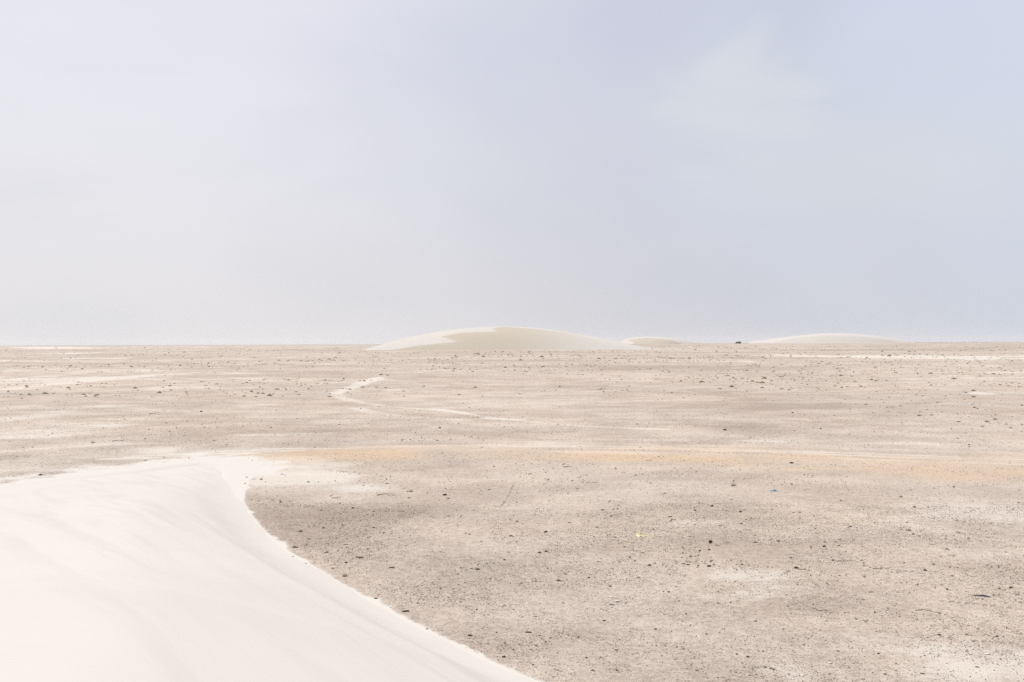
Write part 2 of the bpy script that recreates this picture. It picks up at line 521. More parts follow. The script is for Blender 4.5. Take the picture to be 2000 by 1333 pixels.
for (px, py, rx, ry, stg) in (
        (1250, 897, 7.0, 3.2, 1.0), (1120, 893, 6.0, 2.5, 0.6), (1400, 902, 6.0, 3.0, 0.6), (650, 884, 5.5, 2.4, 0.9), (740, 893, 4, 2.4, 0.5),
        (1900, 930, 6.5, 2.6, 0.7), (1750, 915, 6.0, 2.4, 0.5), (980, 884, 7, 2, 0.35), (1560, 915, 5, 2.4, 0.5), (1200, 935, 4, 2, 0.25),
        (1650, 1010, 4, 2, 0.2), (1950, 890, 5, 3, 0.4), (1650, 890, 8, 2.0, 0.4), (1350, 875, 12, 2.0, 0.35)):
    blotch(px, py, rx, ry, stg, warm)
for (px, py, rx, ry, stg) in (
        (640, 1008, 5.5, 2.2, 0.75), (760, 1000, 5, 2.2, 0.45), (520, 995, 3.0, 2.0, 0.5), (620, 1050, 4.0, 2.6, 0.45), (1080, 950, 5, 3.2, 0.55), (1220, 925, 5, 2.0, 0.6),
        (1270, 935, 5, 1.6, 0.5), (1180, 1080, 2.4, 1.4, 0.45), (1240, 1110, 3.0, 1.6, 0.5), (830, 1100, 3, 2, 0.35), (930, 1150, 3, 2, 0.3), (1480, 1060, 3, 1.4, 0.4),
        (1650, 1050, 3.6, 1.8, 0.40), (1850, 1060, 4, 1.8, 0.45), (1550, 1170, 2.0, 1.3, 0.4), (1700, 1140, 2.4, 1.2, 0.35), (1100, 1230, 2, 1.5, 0.3), (1470, 1250, 2.0, 1.2, 0.3),
        (1400, 800, 20, 14, 0.8), (1560, 790, 16, 12, 0.7), (1300, 822, 10, 5, 0.4), (1350, 765, 14, 14, 0.5), (1480, 835, 12, 5, 0.5), (1150, 800, 10, 7, 0.4), (1250, 790, 10, 8, 0.4), (1600, 830, 12, 6, 0.35), (1100, 775, 10, 8, 0.3), (1300, 716, 60, 30, 1.0), (1400, 690, 90, 60, 0.6),
        (1200, 722, 30, 16, 0.5), (1450, 722, 30, 20, 0.45), (1250, 700, 50, 30, 0.4), (480, 735, 30, 18, 0.35), (620, 725, 30, 18, 0.3), (300, 720, 30, 14, 0.3),
        (1750, 685, 120, 70, 0.5), (1500, 690, 60, 60, 0.35), (950, 705, 40, 22, 0.4), (1250, 860, 10, 4, 0.25), (1750, 850, 16, 6, 0.3), (80, 895, 4, 2.2, 0.35), (330, 880, 6, 1.6, 0.3),
        (1880, 685, 100, 50, 0.4)):
    blotch(px, py, rx, ry, stg, dark)
dark += 0.9 * sstep(RR, 2300, 4200); 
# free variation: pale veneers and coarse lag gravel; leftward paling is painted-in haze
srng = random.Random(21)
for k in range(56):
    py = 680 + 190 * srng.random() ** 1.3
    d_ = FPX * CAM_Z / (py - 669)
    px = srng.uniform(-100, 2100); ln = srng.uniform(60, 300)
    wpx = srng.uniform(0.5, 1.6)
    wd = wpx * d_ * d_ / (FPX * CAM_Z)
    sl = srng.uniform(-.03, .012) * ln
    if srng.random() < .58:
        track([(px, py), (px + ln * .5, py + sl * .5 + srng.uniform(-1, 1)), (px + ln, py + sl)], wd * .8, srng.uniform(.18, .42), pale, 1.2)
    else:
        track([(px, py), (px + ln * .5, py + sl * .5 + srng.uniform(-1, 1)), (px + ln, py + sl)], wd, srng.uniform(.3, .6), dark, 1.2)
left = sstep(-GX / np.maximum(GY, 10.0), -0.15, 0.5)  # exposure and haze lightening towards the left, put into the floor colour
n1 = fbm(GX, GY, 60.0, 4, off=4.4); n2 = fbm(GX, GY, 11.0, 4, off=9.9); n3 = fbm(GX, GY, 350.0, 4, off=6.1)
far_ = sstep(RR, 90, 400)
pale += 0.32 * sstep(n2 + 0.10 * left, 0.52, 0.68) + (0.20 + 0.15 * far_) * sstep(n1 + 0.08 * left, 0.55, 0.66) + 0.12 * left
pale += far_ * 0.2 * sstep(n3, 0.52, 0.62)
pale *= 1 - 0.35 * sstep(RR, 60, 90)
pale += 0.18 * (1 - sstep(RR, 26, 44)) * sstep(GX / GY, 0.0, 0.4)
dark += 0.35 * sstep(n2, 0.46, 0.30) + 0.4 * far_ * sstep(n3, 0.50, 0.38) + 0.22 * far_
pale *= np.where(RR < 60, 1.0, 1.0); dark *= np.where(RR < 60, 0.85, 1.0)
# blown sand that thins out round the dune
rag = fbm(GX, GY, 1.3, 3, off=17.0) + 0.35 * (fbm(GX, GY, 6.0, 2, off=18.0) - 0.5)
fade_r = np.where(ins, 1.0, np.exp(-np.maximum(dr - 0.5 * np.maximum(rag - 0.52, 0) * 2, 0) / 0.24))
fade_l = np.where(ins, 1.0, np.exp(-np.maximum(dl + (rag - 0.5) * 6, 0) / 3.4))
near_l = np.where(ins, 1.0, np.maximum(np.exp(-np.hypot(GX - L_PTS[0][0] - 1.2, (GY - L_PTS[0][1]) * 0.5) / 2.4) * (0.62 - 1.6 * (rag - 0.45)), 0))
sand = np.maximum(np.maximum(fade_r, fade_l), near_l)
for (mx, my, rx, ry, mh) in MOUNDS[:2]:
    e = ((GX - mx) / rx) ** 2 + ((GY - my + ry * 0.8) / (ry * 0.6)) ** 2
    pale += 1.0 * np.exp(-e); dark += 0.8 * np.exp(-((GX - mx) / rx) ** 2 * 2 - ((GY - my) / ry) ** 2)

pale *= 1 - 0.85 * sstep(RR, 2300, 4200)
nr, na = GX.shape
# lumps left by wheels and wind between the rows of ruts
V = np.stack([GX, GY, GZ], -1).reshape(-1, 3)
V = np.vstack([V, [[0, 0, -0.9]]])
i, j = np.meshgrid(np.arange(nr - 1), np.arange(na), indexing='ij')
jn = (j + 1) % na
quads = np.stack([i * na + j, i * na + jn, (i + 1) * na + jn, (i + 1) * na + j], -1).reshape(-1, 4)
quads = quads[:, ::-1]
me = mesh_from('desert_ground', V, quads, m_ground)
for nm, arr in (('pale', pale), ('warm', warm), ('dark', dark), ('sand', sand)):
    attr(me, nm, np.append(np.clip(arr, 0, 1.3).ravel(), 0.0))
link('ground', me, 'structure', 'flat stony beige desert floor with pale sand tracks running to the horizon')

# ------------------------------------------------------------------ the dune under the camera
gx = np.concatenate([np.arange(-72, -40, 0.8), np.arange(-40, 12, 0.16), np.arange(12, 30, 0.8)])
gy = np.concatenate([np.arange(-42, 4, 0.8), np.arange(4, 74, 0.16)])
DX, DY = np.meshgrid(gx, gy, indexing='ij')


def dune_h(x, y):
    dr, dl, ins, al = dune_dist(x, y)
    s = np.where(ins | (dl < dr), 1.0, -1.0)
    s2 = np.where(ins | (dr <= dl), 1.0, -1.0)
    wobr = (fbm(x, y, 1.6, 3, off=2.7) - 0.5) * 0.22 + (fbm(x, y, 5.0, 2, off=4.7) - 0.5) * 0.35
    wr = s * dr + wobr * np.exp(-dr / 2.0)
    hm = 6.6 * np.clip(1 - np.maximum(y, -5) / 72.0, 0, 1) ** 1.55 + 0.22
    slr = 0.41 - 0.22 * sstep(y, 40, 66)
    a = np.where(wr > 0, slr * wr * (0.40 + 0.60 * sstep(wr, 0, 2.5)), wr * 0.2)
    b = np.where(s2 * dl > 0, 0.085 * dl, -0.05 * dl)
    h = smin(a, b, 0.35)
    h = smin(h, hm, 1.6)
    h = h + (fbm(x, y, 15.0, 2, off=6.6) - 0.5) * 0.30 * sstep(np.minimum(dr, dl), 1, 8)
    # shallow blow-out grooves that run along the right-hand face
    g1 = fbm(x * 0.9 + y * 0.5, (y * 0.86 - x * 0.5) * 0.10, 1.5, 3, off=7.3) - 0.5
    h = h + g1 * 0.05 * sstep(dr, 0.4, 2.5) * (1 - sstep(dr, 7, 12))
    return h, dr, dl, ins, wr


DH, ddr, ddl, dins, wr = dune_h(DX, DY)
DZ = H(DX, DY) + DH
keep = (np.where(dins, 1, -1) * np.minimum(ddr, ddl)) > -1.6
nx_, ny_ = DX.shape
i, j = np.meshgrid(np.arange(nx_ - 1), np.arange(ny_ - 1), indexing='ij')
kq = keep[:-1, :-1] & keep[1:, :-1] & keep[1:, 1:] & keep[:-1, 1:]
q = np.stack([i * ny_ + j, (i + 1) * ny_ + j, (i + 1) * ny_ + j + 1, i * ny_ + j + 1], -1)[kq]
used = np.zeros(nx_ * ny_, bool); used[q.ravel()] = True
remap = np.cumsum(used) - 1
V = np.stack([DX, DY, DZ], -1).reshape(-1, 3)[used]
me = mesh_from('near_dune', V, remap[q], m_sand)
attr(me, 'slip', (sstep(ddr, 0.6, 3.0) * (1 - sstep(ddr, 7.0, 13.0)) * dins).ravel()[used])
attr(me, 'tint', np.zeros(used.sum()))
link('sand_dune', me, 'structure', 'smooth white sand dune filling the lower left, with a curved edge against dark gravel')

# ------------------------------------------------------------------ far dunes


def far_dune(label, dist, crest, base, tint_poly, k_pale, k_slip, back, tint_amt, foot_tint=0.0, right_fade=None):
    cx = np.array([p[0] for p in crest], float); cy = np.array([p[1] for p in crest], float)
    bx = np.array([p[0] for p in base], float); by = np.array([p[1] for p in base], float)
    n = 260; nv = 60
    U = np.linspace(cx[0], cx[-1], n)
    # smooth curve through the crest points
    C = np.interp(U, cx, cy)
    k = max(3, n // 26); ker = np.hanning(2 * k + 1); ker /= ker.sum()
    Cp = np.concatenate([2 * C[0] - C[k:0:-1], C, 2 * C[-1] - C[-2:-k - 2:-1]])
    C = np.convolve(Cp, ker, 'valid')
    B = np.interp(U, bx, by)
    C = np.minimum(C, B - 0.02)
    TV = np.linspace(0, 1, nv)
    UU, VV = np.meshgrid(U, TV, indexing='ij')
    YP = B[:, None] + (C - B)[:, None] * VV
    # tinted, steeper part, outlined in the dune's own frame (u along, v up)
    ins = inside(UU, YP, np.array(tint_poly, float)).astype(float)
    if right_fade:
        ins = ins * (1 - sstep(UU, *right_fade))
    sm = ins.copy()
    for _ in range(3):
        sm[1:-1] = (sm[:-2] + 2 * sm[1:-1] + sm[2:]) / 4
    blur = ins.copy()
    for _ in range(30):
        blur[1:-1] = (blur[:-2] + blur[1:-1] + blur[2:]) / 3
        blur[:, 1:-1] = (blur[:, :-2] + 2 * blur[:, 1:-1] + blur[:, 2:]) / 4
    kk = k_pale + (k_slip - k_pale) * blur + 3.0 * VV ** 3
    hp = 666.5 + math.tan(PITCH) * FPX      # height of the true horizon in the picture at its middle
    hor = hp - ROLL * (U - 1000)
    X = np.zeros((n, nv)); Y = np.zeros((n, nv)); Z = np.zeros((n, nv))
    tanu = (U - 1000) / FPX
    mid_u = 2 * (U - cx[0]) / (cx[-1] - cx[0]) - 1
    y = dist * (1 + 0.05 * mid_u ** 2)
    z = CAM_Z - (B - hor) * y / FPX
    X[:, 0] = tanu * y; Y[:, 0] = y; Z[:, 0] = z
    for r in range(1, nv):
        dpx = YP[:, r - 1] - YP[:, r]
        kr = kk[:, r]
        dz = dpx * y / FPX / (1 - kr * (z - CAM_Z) / y)
        z = z + dz; y = y + kr * dz
        X[:, r] = tanu * y; Y[:, r] = y; Z[:, r] = z
    # the skirt below the foot, and the back
    zf = Z[:, :1] - 4.0; Yf = Y[:, :1] - 14.0
    nb = 14
    f = np.linspace(0, 1, nb + 1)[1:]
    Hc = (Z[:, -1] - Z[:, 0])[:, None]
    Yb = Y[:, -1:] + back * f[None, :]
    Zb = Z[:, -1:] - (Hc + 3) * (f[None, :] ** 1.6)
    Y2 = np.concatenate([Yf, Y, Yb], 1); Z2 = np.concatenate([zf, Z, Zb], 1)
    X2 = np.concatenate([X[:, :1], X, X[:, -1:] + tanu[:, None] * back * f[None, :]], 1)
    T2 = np.concatenate([sm[:, :1], sm, np.zeros((n, nb))], 1)
    rows = Y2.shape[1]
    i, j = np.meshgrid(np.arange(n - 1), np.arange(rows - 1), indexing='ij')
    q = np.stack([i * rows + j, (i + 1) * rows + j, (i + 1) * rows + j + 1, i * rows + j + 1], -1).reshape(-1, 4)
    me = mesh_from('far_dune', np.stack([X2, Y2, Z2], -1).reshape(-1, 3), q, m_sand)
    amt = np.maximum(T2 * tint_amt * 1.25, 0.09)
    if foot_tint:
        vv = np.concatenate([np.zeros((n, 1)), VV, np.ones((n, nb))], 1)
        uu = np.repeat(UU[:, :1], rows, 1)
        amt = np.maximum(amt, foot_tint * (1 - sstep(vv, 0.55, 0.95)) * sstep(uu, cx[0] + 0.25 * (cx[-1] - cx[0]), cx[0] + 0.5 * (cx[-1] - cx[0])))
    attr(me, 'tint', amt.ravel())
    attr(me, 'slip', np.zeros(amt.size))
    return link('sand_dune', me, 'structure', label)


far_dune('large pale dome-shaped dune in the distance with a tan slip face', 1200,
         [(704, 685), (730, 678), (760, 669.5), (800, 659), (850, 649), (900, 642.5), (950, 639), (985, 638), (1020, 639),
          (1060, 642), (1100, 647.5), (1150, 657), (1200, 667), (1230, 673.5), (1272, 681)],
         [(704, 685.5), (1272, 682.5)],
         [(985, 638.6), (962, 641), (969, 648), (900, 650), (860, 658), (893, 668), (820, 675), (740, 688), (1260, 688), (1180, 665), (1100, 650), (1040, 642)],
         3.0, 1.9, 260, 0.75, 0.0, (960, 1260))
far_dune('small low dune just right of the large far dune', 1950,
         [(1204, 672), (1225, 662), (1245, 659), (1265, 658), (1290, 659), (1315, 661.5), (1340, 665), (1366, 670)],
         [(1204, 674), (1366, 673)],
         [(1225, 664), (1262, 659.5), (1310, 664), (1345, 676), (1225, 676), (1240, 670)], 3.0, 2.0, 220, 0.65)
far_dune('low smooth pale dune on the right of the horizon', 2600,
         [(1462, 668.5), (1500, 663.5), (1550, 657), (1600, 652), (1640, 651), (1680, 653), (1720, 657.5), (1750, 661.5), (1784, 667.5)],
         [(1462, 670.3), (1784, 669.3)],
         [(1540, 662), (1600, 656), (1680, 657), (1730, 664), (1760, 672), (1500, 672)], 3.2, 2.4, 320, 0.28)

# ------------------------------------------------------------------ gravel
OCT_V = np.array([(1, 0, 0), (0, 1, 0), (-1, 0, 0), (0, -1, 0), (0, 0, 1), (0, 0, -0.6)], float)
OCT_F = np.array([(0, 1, 4), (1, 2, 4), (2, 3, 4), (3, 0, 4), (1, 0, 5), (2, 1, 5), (3, 2, 5), (0, 3, 5)])


def lag(x, y):
    """how stony the floor is here, 0..1"""
    n = 0.55 * fbm(x, y, 3.0, 3, off=12.0) + 0.45 * fbm(x, y, 0.7, 2, off=3.0)
    return sstep(n, 0.36, 0.62)


road = poly([(250, 898), (500, 886), (700, 876), (900, 872), (1100, 874), (1300, 877), (1600, 886), (2000, 897), (2500, 912)])
ra = []; 


def sow(n, y0, y1, r0, r1, dark_bias):
    t = RNG.uniform(-0.62, 0.62, n * 2)
    y = np.sqrt(RNG.uniform(y0 * y0, y1 * y1, n * 2))
    x = t * y
    dr, dl, ins, _ = dune_dist(x, y)
    ok = (~ins | (np.minimum(dr, dl) < 0.05)) & (RNG.random(n * 2) < 0.10 + 0.90 * lag(x, y) ** 1.5)
    ok &= ~ins & (RNG.random(n * 2) > 1.15 * np.exp(-dr / 0.45))
    ok &= ~((dl < 5.0) & (RNG.random(n * 2) < np.exp(-dl / 3.0)))
    ok &= ~((np.hypot(x - L_PTS[0][0] - 1.5, y - L_PTS[0][1]) < 5) & (RNG.random(n * 2) < 0.75))
    drd, _ = dist_line(x, y, road)
    ok &= ~((drd < 4.5) & (RNG.random(n * 2) < 0.8))
    x = x[ok][:n]; y = y[ok][:n]
    m = len(x)
    r = r0 * (r1 / r0) ** (RNG.random(m) ** 2.0)
    sh = np.clip(RNG.beta(1.6, 2.2, m) - dark_bias * RNG.random(m), 0, 1)
    sh = np.where(RNG.random(m) < 0.06, RNG.uniform(0.85, 1.0, m), sh)
    return x, y, r, sh


parts = [sow(95000, 20, 50, 0.009, 0.026, 0.15), sow(30000, 20, 115, 0.018, 0.050, 0.12), sow(12000, 30, 330, 0.035, 0.11, 0.22)]
gxs, gys, grs, gsh = (np.concatenate([p[k] for p in parts]) for k in range(4))
N = len(gxs)
th = RNG.uniform(0, 2 * math.pi, N)
sx = RNG.uniform(0.8, 1.5, N); sy = RNG.uniform(0.6, 1.0, N); sz = RNG.uniform(0.35, 0.8, N)
vv = OCT_V[None] * (1 + RNG.uniform(-0.28, 0.28, (N, 6, 3)))
vx = vv[..., 0] * sx[:, None] * grs[:, None]; vy = vv[..., 1] * sy[:, None] * grs[:, None]
vz = vv[..., 2] * sz[:, None] * grs[:, None]
cx_, sx_ = np.cos(th)[:, None], np.sin(th)[:, None]
V = np.stack([vx * cx_ - vy * sx_ + gxs[:, None], vx * sx_ + vy * cx_ + gys[:, None],
              vz + (H(gxs, gys) + grs * sz * 0.25)[:, None]], -1).reshape(-1, 3)
Fc = (OCT_F[None] + (np.arange(N) * 6)[:, None, None]).reshape(-1, 3)
me = mesh_from('gravel', V, Fc, m_gravel, smooth=False)
attr(me, 'shade', np.repeat(gsh, 6))
link('gravel', me, 'stuff', 'dark and pale pebbles strewn over the desert floor')

# far scrub: the uncountable low growth that mottles the plain
def scrub(name, n, y0, y1, size, t0, t1, label):
    y = np.sqrt(RNG.uniform(y0 * y0, y1 * y1, n)); x = RNG.uniform(t0, t1, n) * y
    ok = fbm(x, y, 60.0, 3, off=15.0) + 0.25 * fbm(x, y, 8.0, 2, off=1.0) > 0.60
    ok &= ~((y > 1120) & (y < 1500) & (x / y > -0.16) & (x / y < 0.14))
    x, y = x[ok], y[ok]; k = len(x); sz_ = size * np.exp(RNG.normal(0, .4, k))
    V_ = OCT_V[None] * (1 + RNG.uniform(-.35, .35, (k, 6, 3)))
    V_ = V_ * sz_[:, None, None] * np.array([1.2, 1.0, .55])
    V_[..., 0] += x[:, None]; V_[..., 1] += y[:, None]; V_[..., 2] += (H(x, y) + sz_ * .1)[:, None]
    F_ = (OCT_F[None] + (np.arange(k) * 6)[:, None, None]).reshape(-1, 3)
    link(name, mesh_from(name, V_.reshape(-1, 3), F_, m_leaf, False), 'stuff', label)


scrub('low_scrub', 5200, 150, 520, 0.20, -0.62, 0.62, 'tiny low scrub and clods mottling the middle plain')
scrub('far_scrub', 4200, 500, 1500, 0.42, -0.62, 0.62, 'far scrub mottling the plain towards the horizon')
scrub('horizon_scrub', 900, 2650, 3200, 1.0, 0.36, 0.62, 'low scrub along the horizon right of the last far dune')

# ------------------------------------------------------------------ tread prints of tyres


def tread(pts, rows, step, length, wid, hgt_):
    P = np.array([flat_at(*p) for p in pts])
    vs = []; fs = []
    seg = np.hypot(*(P[1:] - P[:-1]).T); tot = seg.sum(); cum = np.concatenate([[0], np.cumsum(seg)])
    s = 0.0
    while s < tot:
        k = min(np.searchsorted(cum, s, 'right') - 1, len(seg) - 1)
        d = (P[k + 1] - P[k]) / seg[k]; p = P[k] + d * (s - cum[k]); nrm = np.array([-d[1], d[0]])
        for ro in rows:
            if random.random() < 0.18:
                continue
            side = 1 if ro >= 0 else -1
            c = p + nrm * (ro + random.uniform(-.02, .02))
            a = d * 0.75 + nrm * 0.66 * side; a = a / np.hypot(*a); b = np.array([-a[1], a[0]])
            L = length * random.uniform(.6, 1.2); h = hgt_ * random.uniform(.5, 1.2)
            b0 = len(vs)
            for (u, v, z) in ((-.5, -1, -.02), (-.5, 1, -.02), (.5, 1, -.02), (.5, -1, -.02), (-.3, 0, h), (.3, 0.2, h)):
                q = c + a * u * L + b * v * wid * .5
                vs.append((q[0], q[1], float(H(q[0], q[1])) + z))
            fs += [(b0, b0 + 3, b0 + 5), (b0, b0 + 5, b0 + 4), (b0 + 2, b0 + 1, b0 + 4), (b0 + 2, b0 + 4, b0 + 5),
                   (b0 + 1, b0, b0 + 4), (b0 + 3, b0 + 2, b0 + 5)]
        s += step * random.uniform(.85, 1.15)
    me = mesh_from('tread', vs, fs, m_print, smooth=False)
    return me


m_print = plain('pressed_sand', (0.46, 0.385, 0.32), (0.56, 0.48, 0.41), 8, 0.97, 0.4, 0.05)
for pts, rows, st_, ln, wd, hh in (
        ([(1040, 877), (1250, 879), (1420, 884), (1580, 889)], (-0.12, 0.12), 0.34, 0.26, 0.14, 0.045),
        ([(1040, 858), (1150, 860), (1400, 862), (1700, 872)], (-0.12, 0.12), 0.4, 0.26, 0.14, 0.04),
        ([(1600, 1090), (1690, 1106), (1800, 1121), (1900, 1128), (2050, 1132)], (-0.2, 0.16), 0.22, 0.24, 0.08, 0.035),
        ([(1840, 1172), (1920, 1180), (2060, 1200)], (-0.2, 0.16), 0.22, 0.26, 0.09, 0.04),
        ([(1820, 1240), (1900, 1250), (2060, 1262)], (-0.2, 0.16), 0.22, 0.26, 0.09, 0.04),
        ([(780, 1000 - 130), (900, 869), (1000, 868.5)], (-0.12, 0.12), 0.38, 0.24, 0.14, 0.035),
        ([(640, 918), (665, 922), (700, 924)], (-0.15, 0.15), 0.3, 0.26, 0.12, 0.04),
        ([(1010, 942), (1000, 965), (985, 990)], (-0.15, 0.15), 0.3, 0.26, 0.10, 0.035)):
    link('tyre_track', tread(pts, rows, st_, ln, wd, hh), 'structure')

# ------------------------------------------------------------------ builders for the things


def rock_mesh(name, mat, seed, sub=2, flat=0.55, jag=0.28):
    import bmesh
    rng = random.Random(seed)
    bm = bmesh.new()
    bmesh.ops.create_icosphere(bm, subdivisions=sub, radius=1.0)
    offs = [Vector((rng.gauss(0, 1), rng.gauss(0, 1), rng.gauss(0, 1))).normalized() for _ in range(9)]
    cuts = [rng.uniform(0.45, 0.95) for _ in offs]
    for v in bm.verts:
        p = v.co.copy()
        for d_, c_ in zip(offs, cuts):           # broken faces
            e = p.dot(d_) - c_
            if e > 0: p -= d_ * e * 0.9
        p *= 1 + rng.uniform(-jag, jag) * 0.25
        p.x *= 1.25; p.z *= flat
        v.co = p
    lo = min(v.co.z for v in bm.verts)
    for v in bm.verts: v.co.z -= lo * 0.75
    me = bpy.data.meshes.new(name); bm.to_mesh(me); bm.free()
    me.materials.append(mat)
    return me


def spray(name, mat, seed, n, spread, height, wid, lean=0.8, curl=0.25, forks=0):
    """dry tussock or bush of real twigs, unit radius about 1"""
    rng = random.Random(seed); vs = []; fs = []

    def blade(p, d, L, w_, steps=3):
        side = Vector((-d.y, d.x, 0.0))
        if side.length < 1e-3: side = Vector((1, 0, 0))
        side.normalize()
        b0 = len(vs); q = p.copy(); dd = d.copy()
        for k in range(steps + 1):
            ww = w_ * (1 - 0.8 * k / steps)
            vs.append(tuple(q - side * ww)); vs.append(tuple(q + side * ww))
            vs.append(tuple(q + Vector((0, 0, ww * 1.2)) + dd * 0.01))
            dd = (dd + Vector((rng.uniform(-curl, curl), rng.uniform(-curl, curl), rng.uniform(-curl, curl * .4)))).normalized()
            q = q + dd * (L / steps)
        for k in range(steps):
            a = b0 + 3 * k
            for u, v in ((0, 1), (1, 2), (2, 0)):
                fs.append((a + u, a + v, a + 3 + v, a + 3 + u))
        return q, dd
    for _ in range(n):
        a = rng.uniform(0, 2 * math.pi); r = spread * math.sqrt(rng.random()) * 0.35
        d = Vector((math.cos(a) * rng.uniform(.1, lean), math.sin(a) * rng.uniform(.1, lean), rng.uniform(.35, 1.0))).normalized()
        L = height * rng.uniform(.55, 1.05)
        p = Vector((math.cos(a) * r, math.sin(a) * r, -0.02))
        q, dd = blade(p, d, L, wid)
        for _k in range(forks):
            t_ = rng.uniform(.3, .95)
            e = (dd + Vector((rng.uniform(-1, 1), rng.uniform(-1, 1), rng.uniform(-.4, .6)))).normalized()
            blade(p.lerp(q, t_), e, L * rng.uniform(.2, .45), wid * .7, 2)
    me = bpy.data.meshes.new(name); me.from_pydata(vs, [], fs); me.update()
    me.materials.append(mat)
    return me


def leaf_clump(name, mat, seed, n, rad, zs, size):
    rng = random.Random(seed); vs = []; fs = []
    for _ in range(n):
        a = rng.uniform(0, 2 * math.pi); el = math.asin(rng.random()); rr = rad * rng.uniform(.45, 1.0)
        c = Vector((math.cos(a) * math.cos(el) * rr, math.sin(a) * math.cos(el) * rr, math.sin(el) * rr * zs + .03))
        u = Vector((rng.uniform(-1, 1), rng.uniform(-1, 1), rng.uniform(-1, 1))).normalized() * size * rng.uniform(.5, 1.2)
        v = u.orthogonal().normalized() * size * rng.uniform(.3, .7)
        b = len(vs)
        vs += [tuple(c - u), tuple(c + v), tuple(c + u), tuple(c - v)]
        fs.append((b, b + 1, b + 2, b + 3))
    me = bpy.data.meshes.new(name); me.from_pydata(vs, [], fs); me.update()
    me.materials.append(mat)
    return me


def place(o, px, py, size, zoff=0.0, rot=None, squash=(1, 1, 1)):
    x, y, z = at(px, py)
    s = size * mpp(y)                      # SIZE: half width in photograph pixels
    o.location = (x, y, z + zoff)
    o.rotation_euler = (0, 0, random.uniform(0, 6.28) if rot is None else rot)
    o.scale = (s * squash[0], s * squash[1], s * squash[2])
    return o


ROCKS = {'dark': [rock_mesh('dark_rock', m_dark, k) for k in range(5)],
         'brown': [rock_mesh('brown_rock', m_brown, 20 + k) for k in range(4)],
         'white': [rock_mesh('white_rock', m_white, 40 + k, flat=0.4) for k in range(3)]}


def stone(px, py, half_px, label, kind='dark', group=None, squash=(1, 1, 1), rot=None):
    o = link('stone', random.choice(ROCKS[kind]), None, label, 'stone', group)
    return place(o, px, py, half_px, 0, rot, squash)


